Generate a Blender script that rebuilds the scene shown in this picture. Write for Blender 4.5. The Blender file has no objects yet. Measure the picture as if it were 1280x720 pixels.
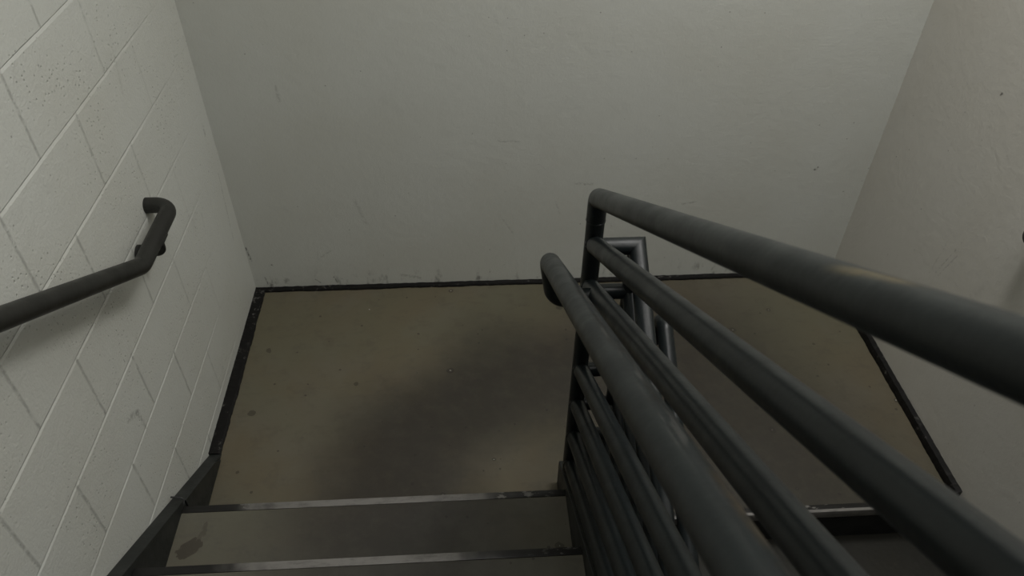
import bpy, bmesh, math, random
from mathutils import Vector, Matrix
random.seed(7)
S = bpy.context.scene
COL = S.collection

# ------------------------------------------------------------------ measures
W = 2.5035            # clear width between the side walls
RISE, RUN = 0.178, 0.290
NOSE_Y = -1.165       # front of the lowest tread of the upper flight
SLOPE = 0.607         # pitch of all rails
CAM = Vector((0.9131, -2.4693, 2.1740))
PIPE = 0.0222
NST = 10

# ------------------------------------------------------------------ node helper
class NT:
    def __init__(s, name):
        s.m = bpy.data.materials.new(name); s.m.use_nodes = True
        s.t = s.m.node_tree; s.n = s.t.nodes; s.l = s.t.links
        s.bsdf = s.n['Principled BSDF']
        g = s.n.new('ShaderNodeNewGeometry'); s.pos = g.outputs['Position']; s.nor = g.outputs['Normal']
        x = s.n.new('ShaderNodeSeparateXYZ'); s.l.new(s.pos, x.inputs[0])
        s.x, s.y, s.z = x.outputs
    def put(s, sock, v):
        if isinstance(v, bpy.types.NodeSocket): s.l.new(v, sock)
        else: sock.default_value = v
    def mt(s, op, a, b=None, c=None, clamp=False):
        n = s.n.new('ShaderNodeMath'); n.operation = op; n.use_clamp = clamp
        for i, v in enumerate((a, b, c)):
            if v is not None: s.put(n.inputs[i], v)
        return n.outputs[0]
    def comb(s, x, y, z):
        n = s.n.new('ShaderNodeCombineXYZ')
        for i, v in enumerate((x, y, z)): s.put(n.inputs[i], v)
        return n.outputs[0]
    def scaled(s, sx, sy, sz):
        n = s.n.new('ShaderNodeVectorMath'); n.operation = 'MULTIPLY'
        s.l.new(s.pos, n.inputs[0]); n.inputs[1].default_value = (sx, sy, sz); return n.outputs[0]
    def noise(s, scale, detail=3, rough=.5, vec=None, dist=0):
        n = s.n.new('ShaderNodeTexNoise'); s.l.new(vec or s.pos, n.inputs['Vector'])
        n.inputs['Scale'].default_value = scale; n.inputs['Detail'].default_value = detail
        n.inputs['Roughness'].default_value = rough; n.inputs['Distortion'].default_value = dist
        return n.outputs[0]
    def voro(s, scale, vec=None, rnd=1):
        n = s.n.new('ShaderNodeTexVoronoi'); n.voronoi_dimensions = '2D'; s.l.new(vec or s.comb(s.x, s.y, 0.), n.inputs['Vector'])
        n.inputs['Scale'].default_value = scale; n.inputs['Randomness'].default_value = rnd
        return n.outputs['Distance'], n.outputs['Color']
    def ss(s, v, lo, hi, a=0., b=1.):
        n = s.n.new('ShaderNodeMapRange'); n.interpolation_type = 'SMOOTHSTEP'
        s.put(n.inputs[0], v)
        for i, k in enumerate((lo, hi, a, b)): s.put(n.inputs[i+1], k)
        return n.outputs[0]
    def mix(s, f, a, b):
        n = s.n.new('ShaderNodeMix'); n.data_type = 'RGBA'; s.put(n.inputs[0], f)
        for k, v in ((6, a), (7, b)):
            if isinstance(v, tuple): v = (*v, 1) if len(v) == 3 else v
            s.put(n.inputs[k], v)
        return n.outputs[2]
    def bump(s, h, dist=1.0, strength=1.0):
        n = s.n.new('ShaderNodeBump'); n.inputs['Distance'].default_value = dist
        n.inputs['Strength'].default_value = strength; s.l.new(h, n.inputs['Height'])
        s.l.new(n.outputs[0], s.bsdf.inputs['Normal'])
    def seg(s, u, v, a, b, w, soft=1.0):
        """mask of a pencil-thin scuff from a to b in the (u,v) plane"""
        dx, dy = b[0]-a[0], b[1]-a[1]; L = dx*dx+dy*dy+1e-9
        pu, pv = s.mt('SUBTRACT', u, a[0]), s.mt('SUBTRACT', v, a[1])
        t = s.mt('MULTIPLY_ADD', pu, dx/L, s.mt('MULTIPLY', pv, dy/L)); t = s.mt('MAXIMUM', s.mt('MINIMUM', t, 1.), 0.)
        ex = s.mt('MULTIPLY_ADD', t, -dx, pu); ey = s.mt('MULTIPLY_ADD', t, -dy, pv)
        d = s.mt('SQRT', s.mt('ADD', s.mt('MULTIPLY', ex, ex), s.mt('MULTIPLY', ey, ey)))
        return s.ss(d, 0., w, soft, 0.)
    def out(s, col=None, rough=None, spec=None, metal=None):
        b = s.bsdf.inputs
        for k, v in (('Base Color', col), ('Roughness', rough), ('Specular IOR Level', spec), ('Metallic', metal)):
            if v is None: continue
            if isinstance(v, tuple) and len(v) == 3: v = (*v, 1)
            s.put(b[k], v)
        return s.m

# ------------------------------------------------------------------ materials
def paint_wall(name, base, plane, marks=(), dark_foot=False, cmu=False):
    M = NT(name)
    u = {'x': M.x, 'y': M.y}[plane]; v = M.z
    blot = M.noise(1.7, 4, .55)
    c = M.mix(M.ss(blot, .35, .7), base, tuple(k*f for k, f in zip(base, (.95, .94, .92))))
    # soft smudges
    sm = M.noise(6.5, 5, .62, dist=.4)
    c = M.mix(M.ss(sm, .60, .78, 0., .16), c, tuple(k*.62 for k in base))
    # pin-point dirt
    d, cc = M.voro(16., M.comb(u, v, 0.))
    sep = M.n.new('ShaderNodeSeparateColor'); M.l.new(cc, sep.inputs[0])
    keep = M.mt('GREATER_THAN', sep.outputs[0], .86)
    size = M.mt('MULTIPLY', sep.outputs[1], .045)
    spot = M.mt('MULTIPLY', M.mt('LESS_THAN', d, size), keep)
    c = M.mix(M.mt('MULTIPLY', spot, .45), c, (.07, .065, .055))
    wob = M.noise(55., 3, .6)
    for a, b, w, st in marks:
        wu = M.mt('MULTIPLY_ADD', wob, .012, u); wv = M.mt('MULTIPLY_ADD', wob, -.012, v)
        k = M.mt('MULTIPLY', M.seg(wu, wv, (a[0]+.006, a[1]-.006), (b[0]+.006, b[1]-.006), w), M.ss(M.noise(90., 2), .35, .6))
        c = M.mix(M.mt('MULTIPLY', k, st), c, (.06, .055, .05))
    if dark_foot:   # kicked dirt along the foot of the wall
        n = M.noise(24., 5, .7, M.scaled(1, 1, .5))
        hgt = M.ss(v, .012, .13, 1., 0.)
        k = M.mt('MULTIPLY', M.ss(n, .53, .72), hgt)
        c = M.mix(M.mt('MULTIPLY', k, .7), c, (.075, .07, .06))
    fine = M.noise(130., 3, .6)
    h = M.mt('MULTIPLY', fine, .0014 if cmu else .0006)
    h = M.mt('MULTIPLY_ADD', M.noise(28., 3, .5), .0012, h)
    if cmu:
        B, L = .2032, .4064
        vv = M.mt('DIVIDE', M.mt('SUBTRACT', 1.4873 + 20*B, v), B)
        wv = M.mt('MULTIPLY_ADD', M.noise(9., 3, .6), .02, vv); vv = M.mt('SUBTRACT', wv, .010)
        row = M.mt('FLOOR', vv); f = M.mt('FRACT', vv)
        dz = M.mt('MULTIPLY', M.mt('MINIMUM', f, M.mt('SUBTRACT', 1., f)), B)
        odd = M.mt('MODULO', row, 2.)
        uu = M.mt('MULTIPLY_ADD', odd, .5, M.mt('DIVIDE', M.mt('ADD', M.y, 1.013 + 40*L), L))
        uu = M.mt('MULTIPLY_ADD', M.noise(30., 3, .6), .014, uu); uu = M.mt('SUBTRACT', uu, .007)
        g = M.mt('FRACT', uu); du = M.mt('MULTIPLY', M.mt('MINIMUM', g, M.mt('SUBTRACT', 1., g)), L)
        fade = M.ss(M.y, -.95, -.18, 1., .10)
        below = M.mt('MULTIPLY', f, B)
        rec = M.mt('MULTIPLY', M.ss(below, 0., .0012), M.mt('SUBTRACT', 1., M.mt('MINIMUM', M.mt('DIVIDE', below, .0105), 1.)))
        keep2 = M.ss(M.noise(6., 4, .6), .30, .60, .55, 1.)
        rag = M.ss(M.noise(40., 4, .65), .3, .62, .25, 1.)
        hu = M.mt('MULTIPLY', M.ss(du, 0., .0075, 1., 0.), rag)
        gro = M.mt('MAXIMUM', M.mt('MULTIPLY', M.mt('MULTIPLY', rec, keep2), .0042), M.mt('MULTIPLY', hu, .0018))
        h = M.mt('SUBTRACT', h, M.mt('MULTIPLY', gro, fade))
        # dirt held in the upright joints and along the bed joints, pin holes in the block face
        c = M.mix(M.mt('MULTIPLY', M.mt('MULTIPLY', hu, fade), .46), c, tuple(k*.33 for k in base))
        thin = M.mt('MULTIPLY', M.ss(dz, .0, .0022, 1., 0.), M.ss(M.noise(14., 4, .6), .42, .62))
        c = M.mix(M.mt('MULTIPLY', M.mt('MULTIPLY', thin, M.ss(M.z, .5, .9, .1, .45)), M.ss(M.y, -.2, -.35)), c, tuple(k*.3 for k in base))
        p, pc = M.voro(75., M.comb(u, v, 0.))
        sp = M.n.new('ShaderNodeSeparateColor'); M.l.new(pc, sp.inputs[0])
        ph = M.mt('MULTIPLY', M.ss(p, .05, .24, 1., 0.), M.mt('MULTIPLY', M.mt('GREATER_THAN', sp.outputs[0], .80), M.ss(M.noise(3.3, 3), .40, .62)))
        h = M.mt('MULTIPLY_ADD', ph, -.0016, h)
        c = M.mix(M.mt('MULTIPLY', ph, .22), c, tuple(k*.4 for k in base))
    M.bump(h)
    return M.out(c, .55, .35)

def concrete(name, base, stain=False, path=None):
    M = NT(name)
    a = M.noise(2.3, 5, .6); b = M.noise(1.3, 3, .5, M.scaled(1, 1.3, 1)); e = M.noise(11., 6, .7)
    c = M.mix(M.ss(a, .38, .64), base, tuple(k*f for k, f in zip(base, (.98, .92, .82))))
    c = M.mix(M.ss(b, .42, .66, 0., .55), c, tuple(k*f for k, f in zip(base, (.92, .98, .86))))
    c = M.mix(M.ss(e, .50, .70, 0., .42), c, tuple(k*.62 for k in base))
    st = M.noise(30., 4, .6, M.scaled(.35, 1, 1)); c = M.mix(M.ss(st, .54, .70, 0., .34), c, tuple(k*.7 for k in base))
    for sc, thr, sz, col, k in ((6., .62, .085, (.030, .026, .018), .6), (17., .84, .09, (.03, .025, .02), .65), (6., .80, .014, (.5, .48, .44), .9)):
        d, cc = M.voro(sc); sep = M.n.new('ShaderNodeSeparateColor'); M.l.new(cc, sep.inputs[0])
        dd = M.mt('MULTIPLY_ADD', M.noise(45., 3), .10, d)
        s = M.mt('MULTIPLY', sep.outputs[1], sz)
        hit = M.mt('MULTIPLY', M.mt('LESS_THAN', dd, M.mt('ADD', s, .05)), M.mt('GREATER_THAN', sep.outputs[0], thr))
        c = M.mix(M.mt('MULTIPLY', hit, k), c, col)
    if path:        # darker band along the path segments, broken up by noise
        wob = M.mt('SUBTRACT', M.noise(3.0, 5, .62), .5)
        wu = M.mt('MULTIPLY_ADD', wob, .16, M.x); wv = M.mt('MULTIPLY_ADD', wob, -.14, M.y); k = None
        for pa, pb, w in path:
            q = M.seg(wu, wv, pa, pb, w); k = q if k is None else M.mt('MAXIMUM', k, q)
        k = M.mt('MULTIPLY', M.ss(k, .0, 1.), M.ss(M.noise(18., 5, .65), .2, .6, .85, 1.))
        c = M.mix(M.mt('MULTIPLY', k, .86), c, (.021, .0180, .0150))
    if stain:       # the splotch with a tail on the lowest tread
        wob = M.noise(38., 4, .65); wu = M.mt('MULTIPLY_ADD', wob, .05, M.x); wv = M.mt('MULTIPLY_ADD', wob, .04, M.y)
        k = M.seg(wu, wv, (.108, -1.290), (.128, -1.276), .040, 1.)
        k = M.ss(k, .30, .42)
        t = M.ss(M.seg(wu, wv, (.136, -1.262), (.150, -1.205), .014, 1.), .3, .6)
        k = M.mt('MAXIMUM', k, M.mt('MULTIPLY', t, .5))
        low = M.mt('LESS_THAN', M.z, .2)
        c = M.mix(M.mt('MULTIPLY', M.mt('MULTIPLY', k, low), .62), c, (.030, .022, .016))
    M.bump(M.mt('MULTIPLY_ADD', M.noise(60., 4), .0010, M.mt('MULTIPLY', M.noise(7., 3), .002)))
    return M.out(c, M.ss(a, .3, .7, .50, .66), .35)

def steel(name, base, rough=.42, wear=None, chips=0., spec=.34):
    M = NT(name)
    n = M.noise(14., 4, .6)
    c = M.mix(M.ss(n, .35, .7), base, tuple(k*.78 for k in base))
    r = M.ss(n, .3, .7, rough-.05, rough+.07)
    if chips:
        e = M.noise(42., 6, .72); f = M.noise(5., 3, .5)
        k = M.mt('MULTIPLY', M.ss(e, .57, .65), M.ss(f, .45, .62, .15, 1.)); k = M.mt('MULTIPLY', k, chips)
        c = M.mix(k, c, (.28, .27, .25))
        dk = M.noise(26., 5, .7); c = M.mix(M.ss(dk, .6, .7, 0., .5), c, tuple(q*.4 for q in base))
    if wear:
        for kind in wear: c = kind(M, c)
    M.bump(M.mt('MULTIPLY', M.noise(90., 3), .00035))
    return M.out(c, r, spec)

def along(M):       # coordinate running up the slope, and the one square to it
    k = 1/math.hypot(1, SLOPE)
    return (M.mt('MULTIPLY', M.mt('MULTIPLY_ADD', M.z, SLOPE, M.mt('MULTIPLY', M.y, -1.)), k),
            M.mt('MULTIPLY', M.mt('MULTIPLY_ADD', M.y, SLOPE, M.z), k))
def wear_hand(M, c):    # long rubbed streaks on the guard side of the hand rail
    s, t = along(M)
    v = M.comb(M.mt('MULTIPLY', s, 9.), M.mt('MULTIPLY', M.x, 150.), M.mt('MULTIPLY', t, 150.))
    n = M.noise(1., 5, .65, v)
    side = M.mt('MULTIPLY', M.ss(M.x, 1.0815, 1.0875), M.ss(M.x, 1.1035, 1.098)); zone = M.mt('MULTIPLY', M.ss(s, 1.85, 2.0), M.ss(s, 2.85, 2.6))
    k = M.mt('MULTIPLY', M.mt('MULTIPLY', M.ss(n, .50, .55), side), zone)
    c = M.mix(M.mt('MULTIPLY', k, .9), c, (.002, .002, .002))
    n2 = M.noise(1.3, 4, .6, v); k2 = M.mt('MULTIPLY', M.mt('MULTIPLY', M.ss(n2, .54, .60), side), zone)
    c = M.mix(M.mt('MULTIPLY', k2, .45), c, (.060, .060, .056))
    d = M.ss(M.mt('ABSOLUTE', M.mt('SUBTRACT', s, 2.745)), 0., .11, 1., 0.)
    k3 = M.mt('MULTIPLY', d, M.mt('MULTIPLY', M.ss(M.noise(40., 4, .6), .4, .6), M.ss(M.x, 1.090, 1.102)))
    return M.mix(M.mt('MULTIPLY', k3, .35), c, (.12, .085, .045))
def wear_top(M, c):     # paint rubbed down to a yellowish undercoat on the top rail
    s, t = along(M)
    d = M.ss(M.mt('ABSOLUTE', M.mt('SUBTRACT', s, 2.725)), 0.010, .066, 1., 0.)
    up = M.ss(M.mt('ABSOLUTE', M.mt('MULTIPLY_ADD', s, -.10, M.mt('SUBTRACT', M.x, 1.1965-.2725))), .001, .008, 1., 0.)
    k = M.mt('MULTIPLY', M.mt('MULTIPLY', d, up), M.ss(M.noise(55., 4, .6), .30, .55, .5, 1.))
    return M.mix(M.mt('MULTIPLY', k, .42), c, (.19, .145, .065))

WALLC = (.60, .613, .575)
back_marks = [((1.775, .394), (1.83, .402), .005, .45), ((.005, .23), (.012, .16), .006, .8), ((.258, .935), (.262, .88), .010, .25),
              ((.05, .07), (.055, .03), .005, .7), ((.335, .06), (.345, .03), .004, .8), ((.255, .05), (.275, .03), .004, .6),
              ((2.28, .545), (2.29, .553), .008, .9), ((1.03, .70), (1.11, .695), .006, .30), ((1.33, .505), (1.40, .50), .008, .25),
              ((1.05, .34), (1.09, .27), .006, .22), ((.47, .45), (.50, .34), .012, .18), ((.62, .06), (.70, .04), .012, .35),
              ((1.26, .42), (1.28, .36), .005, .2), ((.30, .17), (.34, .20), .006, .25), ((.08, .13), (.09, .135), .006, .8)]
right_marks = [((-.60, .50), (-.64, .62), .004, .30), ((-.585, .50), (-.62, .63), .003, .30), ((-.56, .48), (-.57, .62), .005, .18),
               ((-.493, 1.12), (-.497, 1.124), .007, .9), ((-.38, 1.0), (-.384, 1.003), .005, .7), ((-.75, .50), (-.80, .62), .02, .10)]
left_marks = [((-1.15, .57), (-1.10, .54), .014, .40), ((-1.10, .54), (-1.095, .47), .012, .35), ((-.062, .82), (-.07, .79), .010, .5),
              ((-.05, .62), (-.09, .34), .006, .30), ((-.30, .62), (-.32, .55), .006, .25), ((-.52, 1.30), (-.55, 1.2), .01, .15)]
M_left = paint_wall('painted_block', WALLC, 'y', left_marks, cmu=True)
M_back = paint_wall('painted_back_wall', WALLC, 'x', back_marks, dark_foot=True)
M_right = paint_wall('painted_right_wall', (.585, .57, .53), 'y', right_marks)
M_plain = paint_wall('painted_plain', WALLC, 'x')
M_dark = paint_wall('grey_painted_wall', (.16, .16, .155), 'x')
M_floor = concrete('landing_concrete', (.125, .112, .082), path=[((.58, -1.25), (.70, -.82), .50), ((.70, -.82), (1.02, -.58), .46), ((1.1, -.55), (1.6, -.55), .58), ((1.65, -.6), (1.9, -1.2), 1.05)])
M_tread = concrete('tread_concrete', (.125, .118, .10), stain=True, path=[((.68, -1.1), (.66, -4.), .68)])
M_tread_low = concrete('shaded_tread_concrete', (.017, .0165, .0125))  # tread concrete with the lower flight's shade put into its base colour
DARK = (.0080, .0112, .0122)
M_pipe = steel('rail_paint', DARK, .37)
M_top = steel('top_rail_paint', DARK, .37, [wear_top])
M_hand = steel('hand_rail_paint', DARK, .37, [wear_hand])
M_wallrail = steel('wall_rail_paint', (.020, .020, .0175), .45)
M_string = steel('stringer_paint', (.022, .024, .0225), .5, chips=.06)
M_edge = steel('scuffed_edge_strip', (.0045, .004, .0036), .6, chips=.40, spec=.25)
def bare(M, c):     # steel trodden bright along the middle, black paint left at the ends
    n = M.noise(3.0, 4, .6, M.scaled(1.6, 1, 1)); e = M.noise(60., 5, .7, M.scaled(.3, 1, 1))
    xx = M.mt('MULTIPLY_ADD', M.mt('SUBTRACT', n, .5), .5, M.x)
    xx = M.mt('PINGPONG', xx, W/2)
    mid = M.mt('MULTIPLY', M.ss(xx, .20, .36), M.ss(xx, 1.06, .86))
    mid = M.mt('MULTIPLY', mid, M.mt('MAXIMUM', M.mt('LESS_THAN', M.x, 1.25), M.mt('LESS_THAN', M.y, -1.168)))
    k = M.mt('MULTIPLY', mid, M.ss(e, .30, .55, .6, 1.))
    sc = M.mt('MULTIPLY', M.ss(M.noise(48., 5, .7, M.scaled(.45, 1, 1)), .56, .64), M.ss(M.noise(7., 3, .5), .47, .58))
    return M.mix(M.mt('MAXIMUM', M.mt('MULTIPLY', k, .8), M.mt('MULTIPLY', sc, .8)), c, (.23, .22, .205))
M_nose = steel('worn_nosing_steel', (.016, .0155, .0145), .36, [bare])
M_weld = steel('weld_metal', (.05, .05, .05), .36)

# ------------------------------------------------------------------ mesh helpers
def link(name, bm, mat, parent=None, smooth=False):
    me = bpy.data.meshes.new(name); bmesh.ops.recalc_face_normals(bm, faces=bm.faces)
    if parent is not None:
        off = parent.matrix_world.translation if parent.parent is None else Vector()
        o0 = root_loc(parent)
        bmesh.ops.translate(bm, verts=bm.verts, vec=-o0)
    bm.to_mesh(me); bm.free()
    o = bpy.data.objects.new(name, me); COL.objects.link(o); me.materials.append(mat)
    if smooth:
        for p in me.polygons: p.use_smooth = True
        try: me.set_sharp_from_angle(angle=math.radians(38))
        except Exception: pass
    if parent is not None: o.parent = parent
    return o
def root_loc(o):
    v = Vector(o.location)
    while o.parent: o = o.parent; v += Vector(o.location)
    return v
def thing(name, label, cat, loc, group=None):
    o = bpy.data.objects.new(name, None); COL.objects.link(o); o.location = loc
    o.empty_display_size = .1; o['label'] = label; o['category'] = cat
    if group: o['group'] = group
    return o
def struct(name, bm, mat, label=None):
    o = link(name, bm, mat); o['kind'] = 'structure'
    if label: o['label'] = label
    return o
def box(bm, a, b, bev=0.):
    t = bmesh.new()
    r = bmesh.ops.create_cube(t, size=1)
    for v in t.verts: v.co = Vector([(a[i]+b[i])/2 + v.co[i]*(b[i]-a[i]) for i in range(3)])
    if bev: bmesh.ops.bevel(t, geom=t.edges[:], offset=bev, segments=2, affect='EDGES', profile=.6)
    me = bpy.data.meshes.new('t'); t.to_mesh(me); t.free(); bm.from_mesh(me); bpy.data.meshes.remove(me)
    return bm
def prism(bm, pts, x0, x1, bev=0.):
    """closed (y,z) outline pushed from x0 to x1"""
    t = bmesh.new()
    A = [t.verts.new((x0, p[0], p[1])) for p in pts]; B = [t.verts.new((x1, p[0], p[1])) for p in pts]
    t.faces.new(A); t.faces.new(B[::-1]); n = len(pts)
    for i in range(n): t.faces.new((A[i], B[i], B[(i+1) % n], A[(i+1) % n]))
    bmesh.ops.recalc_face_normals(t, faces=t.faces)
    if bev: bmesh.ops.bevel(t, geom=t.edges[:], offset=bev, segments=2, affect='EDGES', profile=.6)
    me = bpy.data.meshes.new('t'); t.to_mesh(me); t.free(); bm.from_mesh(me); bpy.data.meshes.remove(me)
    return bm
def fillet(pts):
    """[(point, radius)] -> polyline with rounded corners"""
    P = [Vector(p) for p, r in pts]; out = [P[0]]
    for i in range(1, len(P)-1):
        r = pts[i][1]; a = (P[i-1]-P[i]).normalized(); b = (P[i+1]-P[i]).normalized()
        if r <= 0: out.append(P[i]); continue
        ang = a.angle(b); d = r/math.tan(ang/2); c = P[i] + (a+b).normalized()*(r/math.sin(ang/2))
        p0, p1 = P[i]+a*d, P[i]+b*d; u, v = p0-c, p1-c; th = u.angle(v); n = max(4, int(th/math.radians(9)))
        for k in range(n+1):
            f = k/n; out.append(c + (u*math.sin((1-f)*th) + v*math.sin(f*th))/math.sin(th))
    out.append(P[-1]); return out
def tube(bm, pts, r, seg=28, caps=True):
    P = fillet(pts); n = len(P)
    T = [(P[i+1]-P[i]).normalized() for i in range(n-1)]
    u = T[0].orthogonal().normalized(); v = T[0].cross(u); rings = []
    for i in range(n):
        t1 = T[max(i-1, 0)]; t2 = T[min(i, n-2)]; nn = (t1+t2).normalized(); ring = []
        for k in range(seg):
            a = 2*math.pi*k/seg; o = (u*math.cos(a)+v*math.sin(a))*r
            o -= t1*(o.dot(nn)/t1.dot(nn)); ring.append(bm.verts.new(P[i]+o))
        rings.append(ring)
        q = t1.rotation_difference(t2); u = q @ u; v = q @ v
    for i in range(n-1):
        for k in range(seg):
            bm.faces.new((rings[i][k], rings[i][(k+1) % seg], rings[i+1][(k+1) % seg], rings[i+1][k]))
    if caps: bm.faces.new(rings[0][::-1]); bm.faces.new(rings[-1])
    return bm
def torus(bm, c, axis, R, r, seg=28, ms=8):
    axis = Vector(axis).normalized(); u = axis.orthogonal().normalized(); v = axis.cross(u); rows = []
    for i in range(seg):
        a = 2*math.pi*i/seg; d = u*math.cos(a)+v*math.sin(a)
        wob = 1+.25*math.sin(i*2.7)
        rows.append([bm.verts.new(Vector(c)+d*(R+r*wob*math.cos(2*math.pi*j/ms))+axis*(r*wob*math.sin(2*math.pi*j/ms))) for j in range(ms)])
    for i in range(seg):
        for j in range(ms):
            a, b = rows[i], rows[(i+1) % seg]; bm.faces.new((a[j], b[j], b[(j+1) % ms], a[(j+1) % ms]))
    return bm
def slab(a, b, bev=0.): return box(bmesh.new(), a, b, bev)

# ------------------------------------------------------------------ the room
ZB, ZT, YF = -1.78, 4.35, -7.2
struct('wall_left', slab((-.2, YF, ZB), (0, 0, ZT)), M_left, 'white painted concrete block wall left of the stairs')
struct('wall_back', slab((-.2, 0, ZB), (W+.2, .2, ZT)), M_back, 'smooth off-white scuffed wall behind the landing')
struct('wall_right', slab((W, YF, ZB), (W+.2, 0, ZT)), M_right, 'smooth off-white wall right of the landing')
struct('wall_front', slab((-.2, YF-.2, ZB), (W+.2, YF, ZT)), M_dark)
struct('ceiling_landing', slab((0, -1.2, 3.40), (W, 0, 3.56)), M_plain)
struct('ceiling', slab((-.2, YF-.2, ZT), (W+.2, .2, ZT+.2)), M_plain)
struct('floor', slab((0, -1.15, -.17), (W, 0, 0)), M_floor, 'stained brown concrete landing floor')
struct('floor_lower', slab((-.2, YF-.2, ZB-.2), (W+.2, .2, ZB)), M_floor)
UP_Y = NOSE_Y-RUN*(NST-1)-.0
UP_Z = RISE*NST
struct('floor_upper', slab((0, YF, UP_Z-.17), (W, UP_Y-RUN, UP_Z)), M_floor)

def rough_strip(p0, p1, wdir, width, h, seed, step=.012):
    """low black strip along p0-p1, free edge slightly uneven"""
    rnd = random.Random(seed); bm = bmesh.new(); p0, p1, wd = Vector(p0), Vector(p1), Vector(wdir)
    n = max(2, int((p1-p0).length/step)); prev = None; e = 0; t = 0
    for i in range(n+1):
        c = p0.lerp(p1, i/n); e = .7*e+rnd.uniform(-.0014, .0014); t = .6*t+rnd.uniform(-.0018, .0018)
        row = [bm.verts.new(c), bm.verts.new(c+Vector((0, 0, h+abs(t)))), bm.verts.new(c+wd*(width*.82+e)+Vector((0, 0, h*.9))),
               bm.verts.new(c+wd*(width+e)+Vector((0, 0, h*.5))), bm.verts.new(c+wd*(width+e))]
        if prev:
            for k in range(4): bm.faces.new((prev[k], prev[k+1], row[k+1], row[k]))
            bm.faces.new((prev[4], prev[0], row[0], row[4]))
        else: bm.faces.new(row)
        prev = row
    bm.faces.new(prev[::-1]); return bm
struct('baseboard_left', rough_strip((0, 0, 0), (0, -.852, 0), (1, 0, 0), .0405, .012, 1), M_edge, 'black scuffed strip at the foot of the left wall')
struct('baseboard_back', rough_strip((.0, 0, 0), (W, 0, 0), (0, -1, 0), .019, .013, 2), M_edge, 'black scuffed strip at the foot of the back wall')
struct('baseboard_right', rough_strip((W, 0, 0), (W, -1.148, 0), (-1, 0, 0), .020, .034, 3), M_edge, 'black scuffed strip at the foot of the right wall')

# ------------------------------------------------------------------ stair flights
def string_z(y): return .150+.612*(-1.068-y)     # top of the upper flight's stringers
def flight(name, label, group, loc, x0, x1, sw, up, ends):
    root = thing(name, label, 'stairs', loc)
    sg = 1 if up else -1
    # treads with steel nosing, and riser plates
    for i in range(NST-1):
        if up:
            yn = NOSE_Y-RUN*i; z = RISE*(i+1); yb = yn-RUN+.004; lo = z-RISE
        else:
            yn = -1.15-RUN*(i+1); z = -RISE*(i+1); yb = yn+RUN-.004; lo = z-RISE
        if up:
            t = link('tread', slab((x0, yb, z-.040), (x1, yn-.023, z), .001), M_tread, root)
            link('nosing', box(box(bmesh.new(), (x0, yn-.023, z-.034), (x1, yn, z+.0022), .003), (x0, yb, z-.046), (x1, yn-.004, z-.040)), M_nose, t, True)
            link('riser', slab((x0, yn-.014, lo), (x1, yn-.008, z-.036)), M_string, root)
        else:
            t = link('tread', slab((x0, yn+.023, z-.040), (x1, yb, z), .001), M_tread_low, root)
            link('nosing', box(box(bmesh.new(), (x0, yn, z-.034), (x1, yn+.023, z+.0022), .003), (x0, yn+.004, z-.046), (x1, yb, z-.040)), M_nose, t, True)
            link('riser', slab((x0, yn+.008, lo), (x1, yn+.014, z-.036)), M_string, root)
    if not up:      # the landing's front edge belongs to the lower flight
        link('nosing', box(bmesh.new(), (x0, -1.178, -.034), (x1, -1.150, .002), .003), M_nose, root, True)
        link('riser', slab((x0, -1.164, -RISE), (x1, -1.158, -.034)), M_string, root)
    for k, (a, b) in enumerate(((max(x0-sw, .002), x0), (x1, min(x1+sw, W-.002)))):
        yt = ends[k]
        if up:
            y1 = UP_Y-RUN; d = .33
            if yt > -.9: top = [(yt, max(.0, string_z(yt))), (y1, string_z(y1))]
            else: top = [(yt, string_z(yt)), (y1, string_z(y1))]
            yl = -1.15-.02
            outl = top+[(y1, string_z(y1)-d), (yl-.45, string_z(yl-.45)-d), (-1.151, -.16), (-1.151, .0005), (yt, .0005)]
            if yt > -.9: outl = [(yt, .0005)]+top[1:]+outl[2:-1]
        else:
            f = lambda y: .058+.614*(y+1.15)
            if k == 1: yt = -1.20
            y1 = -1.15-RUN*NST+.02
            outl = [(yt, f(yt)), (yt, -.3), (y1, max(ZB, f(y1)-.33)), (y1, f(y1))]
        s = link('stringer', prism(bmesh.new(), outl, a, b, .0025), M_string, root)
        if up and k == 0:   # welded splice where the sloped channel meets the landing channel
            wy = -1.150
            link('weld_bead', tube(bmesh.new(), [((b-.036, wy+.004, string_z(wy)+.0005), 0), ((b-.004, wy, string_z(wy)+.001), .006), ((b+.002, wy-.002, string_z(wy)-.006), .004), ((b+.0015, wy-.012, .185), 0)], .0028, 8), M_weld, s, True)
            link('splice_plate', prism(bmesh.new(), [(wy, string_z(wy)-.012), (-.92, string_z(-.92)-.010), (-.875, .006), (wy, .006)], b-.001, b+.005, .001), M_string, s)
    return root
SW = .042
flight('stair_flight', 'grey concrete steps with worn steel nosings descending beside the block wall', None, (.61, -1.3, 0), SW, 1.180, SW, True, (-.845, -1.02))
flight('stair_flight', 'dim concrete steps going down beyond the black pipe guard, right side', None, (1.9, -1.3, ZB), 1.325, W-SW, SW, False, (-1.152, -1.152))

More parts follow.
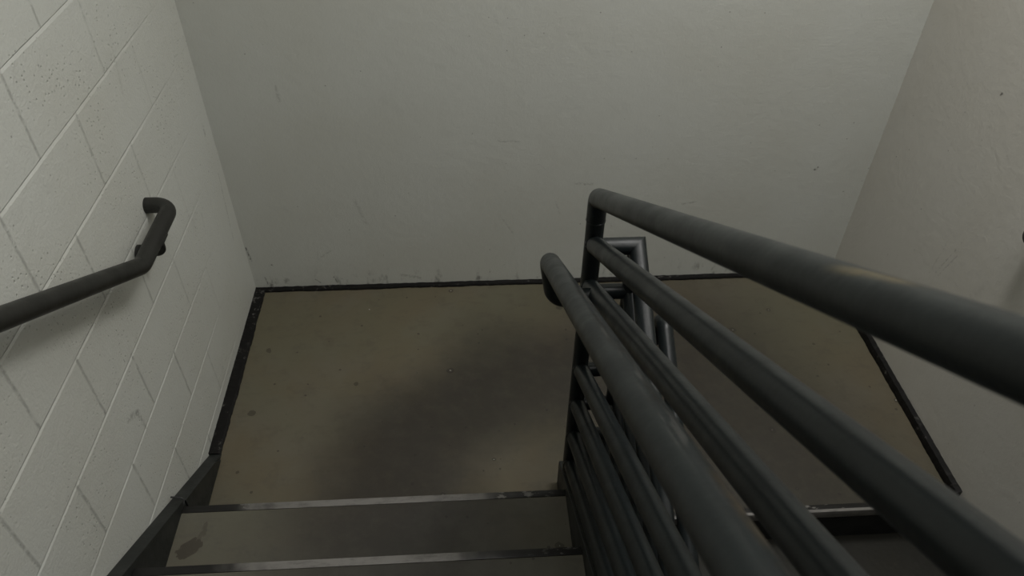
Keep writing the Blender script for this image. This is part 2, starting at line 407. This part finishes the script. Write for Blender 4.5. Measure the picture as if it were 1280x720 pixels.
# ------------------------------------------------------------------ pipe guard between the flights
GX, LX, PY = 1.2015, 1.307, -1.09
ZTOP, PITCH, LTOP = 1.208, .1425, 1.062
YE = -3.55
g = thing('stair_railing', 'black painted pipe guard with stacked sloping rails between the two stair flights', 'railing', (GX, PY, .0))
def up_pt(z0, y, x=GX): return Vector((x, y, z0+SLOPE*(-1.1-y)))
zt = ZTOP
cz = zt+SLOPE*(-1.1-PY)
link('top_rail', tube(bmesh.new(), [(up_pt(zt, YE), 0), ((GX, PY, cz), .030), ((GX, PY, cz-.062), 0)], PIPE, 36), M_top, g, True)
p = link('post', tube(bmesh.new(), [((GX, PY, string_z(PY-.02)+.0015), 0), ((GX, PY, cz-.060), 0)], PIPE*.96, 32), M_pipe, g, True)
link('weld_bead', torus(bmesh.new(), (GX, PY, cz-.061), (0, 0, 1), PIPE*.965, .0016), M_pipe, p, True)
pb = link('post', tube(bmesh.new(), [((GX, YE+.03, string_z(YE+.005)+.0015), 0), ((GX, YE+.03, zt+SLOPE*(-1.13-YE)), 0)], PIPE*.96, 32), M_pipe, g, True)
for i, (z0, sl) in enumerate(((1.078, .596), (.948, .594), (.800, .597), (.648, .603), (.503, .605), (.360, .607), (.220, .609))):
    r = link('rail', tube(bmesh.new(), [((GX, YE, z0+sl*(-1.1-YE)), 0), (up_pt(z0, PY), 0)], PIPE*.96, 32), M_pipe, g, True)
    c = up_pt(z0, PY-PIPE*1.02); 
    link('weld_bead', torus(bmesh.new(), c, (0, -1, SLOPE*.5), PIPE*.97, .0018), M_pipe, r, True)
# guard of the lower flight, tied to the post by level rails with mitred corners
def dn_pt(z0, y, x=LX): return Vector((x, y, z0+SLOPE*(y-PY)))
YD = -3.6
for i in range(0, 7):
    z0 = LTOP-PITCH*i
    if z0 < .1: break
    nm = 'top_rail' if i == 0 else 'rail'
    if i == 0:
        link(nm, tube(bmesh.new(), [((GX, PY, z0), 0), ((LX, PY, z0), 0), (dn_pt(z0, YD), 0)], PIPE*.96, 32), M_pipe, g, True)
    else:
        link(nm, tube(bmesh.new(), [((GX, PY, z0), 0), ((LX, PY, z0), 0)], PIPE*.9, 28), M_pipe, g, True)
        link(nm, tube(bmesh.new(), [((LX, PY, z0), 0), (dn_pt(z0, YD), 0)], PIPE*.96, 28), M_pipe, g, True)
link('post', tube(bmesh.new(), [((LX, PY, .0), 0), ((LX, PY, LTOP-.004), 0)], PIPE*.96, 32), M_pipe, g, True)
link('post', tube(bmesh.new(), [((LX, YD+.03, .058+.614*(YD+.06+1.15)+.012), 0), ((LX, YD+.03, LTOP+SLOPE*(YD+.03-PY)), 0)], PIPE*.96, 28), M_pipe, g, True)
# hand rail on the stair side, its end turned down and back into the guard
HX, HZ, HY, HS = 1.088, 1.052, -1.186, .578
hz = HZ+HS*(-1.1-HY)
h = link('handrail', tube(bmesh.new(), [((HX, YE, HZ+HS*(-1.1-YE)), 0), ((HX, HY, hz), .034), ((HX+.016, HY-.006, hz-.104), .032), ((GX-.012, HY-.006, hz-.106), 0)], PIPE, 36), M_hand, g, True)
def arm(x0, x1, y, zr, zg, par):
    b = link('bracket', tube(bmesh.new(), [((x0, y, zr-PIPE*.8), 0), ((x0, y, zr-.055), .018), ((x1, y, zr-.055), 0)], .007, 12), M_pipe, par, True)
    return b
for y in (-2.75, -3.3): arm(HX, GX-.015, y, HZ+HS*(-1.1-y), 0, h)
# hand rail on the far side for the lower flight
KX, KZ, KY = 1.392, .878, -1.11
kz = KZ+SLOPE*(KY+1.1)
k = link('handrail', tube(bmesh.new(), [((KX, YD, KZ+SLOPE*(YD+1.1)), 0), ((KX, KY, kz), .034), ((KX, KY+.004, kz-.118), .030), ((LX+.01, KY+.004, kz-.118), 0)], PIPE*.9, 32), M_pipe, g, True)

# ------------------------------------------------------------------ hand rails on the walls
def wall_rail(label, X, sx, pts, brs, group, loc):
    t = thing('wall_handrail', label, 'handrail', loc, group)
    link('rail', tube(bmesh.new(), pts, PIPE*1.02, 36), M_wallrail, t, True)
    for y, z, sl in brs:
        b = bmesh.new(); xw = X-sx*.072
        tube(b, [((xw, y, z-.070), 0), ((X, y, z-.070), .022), ((X, y, z-PIPE*.9), 0)], .0075, 14)
        br = link('bracket', b, M_wallrail, t, True)
        f = bmesh.new(); tube(f, [((xw-sx*.0, y, z-.070), 0), ((xw+sx*.007, y, z-.070), 0)], .026, 24); link('wall_flange', f, M_wallrail, br, True)
        sd = bmesh.new(); box(sd, (X-.012, y-.026, z-PIPE-.004), (X+.014, y+.026, z-PIPE+.005), .002)
        if sl: bmesh.ops.rotate(sd, verts=sd.verts, cent=(X, y, z), matrix=Matrix.Rotation(-math.atan(sl)*1, 3, 'X'))
        link('saddle', sd, M_wallrail, br, True)
    return t
LXW = .072
zL = .908; yK = -.925
wall_rail('black pipe handrail on the white block wall, left of the steps', LXW, 1,
          [((LXW, -3.6, zL+.60*(yK+3.6)), 0), ((LXW, yK, zL), .060), ((LXW, -.650, zL-.004), .050), ((.0, -.648, zL-.006), 0)],
          [(-.785, zL-.002, 0), (-2.6, zL+.60*(yK+2.6), .6)], None, (0, -.9, zL))
RXW = W-.072
wall_rail('black pipe handrail end on the smooth right wall, at the photo edge', RXW, -1,
          [((RXW, -3.6, .925-.60*2.32), 0), ((RXW, -1.28, .925), .060), ((RXW, -.905, .925), .046), ((W, -.905, .925), 0)],
          [(-1.12, .925, 0), (-2.6, .925-.60*1.32, -.6)], None, (W, -1.0, .925))

# ------------------------------------------------------------------ light
def area(name, loc, rot, size, power, col):
    l = bpy.data.lights.new(name, 'AREA'); l.shape = 'RECTANGLE'; l.size, l.size_y = size; l.energy = power; l.color = col
    o = bpy.data.objects.new(name, l); COL.objects.link(o); o.location = loc; o.rotation_euler = rot; return o
#LIGHTS
for L in [((1.5, -1.95, 4.30), (0, 0, 0), (1.4, 2.0), 36), ((1.95, -.95, 3.37), (0, 0, 0), (.7, .4), 29.5)]: area('ceiling_lamp', *L, (1., .985, .955))
#END
wd = bpy.data.worlds.new('world'); S.world = wd; wd.use_nodes = True
wd.node_tree.nodes['Background'].inputs[0].default_value = (.02, .02, .02, 1)

# ------------------------------------------------------------------ camera
cd = bpy.data.cameras.new('camera'); co = bpy.data.objects.new('camera', cd); COL.objects.link(co)
pitch, yaw, roll, F = .7283, .0722, .0177, 948.96
fw = Vector((math.sin(yaw)*math.cos(pitch), math.cos(yaw)*math.cos(pitch), -math.sin(pitch)))
rt = Vector((math.cos(yaw), -math.sin(yaw), 0)); up = rt.cross(fw)
r2 = rt*math.cos(roll)+up*math.sin(roll); u2 = up*math.cos(roll)-rt*math.sin(roll)
co.matrix_world = Matrix(((r2.x, u2.x, -fw.x, CAM.x), (r2.y, u2.y, -fw.y, CAM.y), (r2.z, u2.z, -fw.z, CAM.z), (0, 0, 0, 1)))
cd.sensor_width = 36; cd.lens = 36*F/1280; cd.clip_start = .01
cd.dof.use_dof = True; cd.dof.focus_distance = 2.2; cd.dof.aperture_fstop = 7.5
S.camera = co
S.view_settings.view_transform = 'Standard'; S.view_settings.look = 'None'
S.view_settings.gamma = 1; S.view_settings.use_curve_mapping = False
S.view_settings.exposure = 0
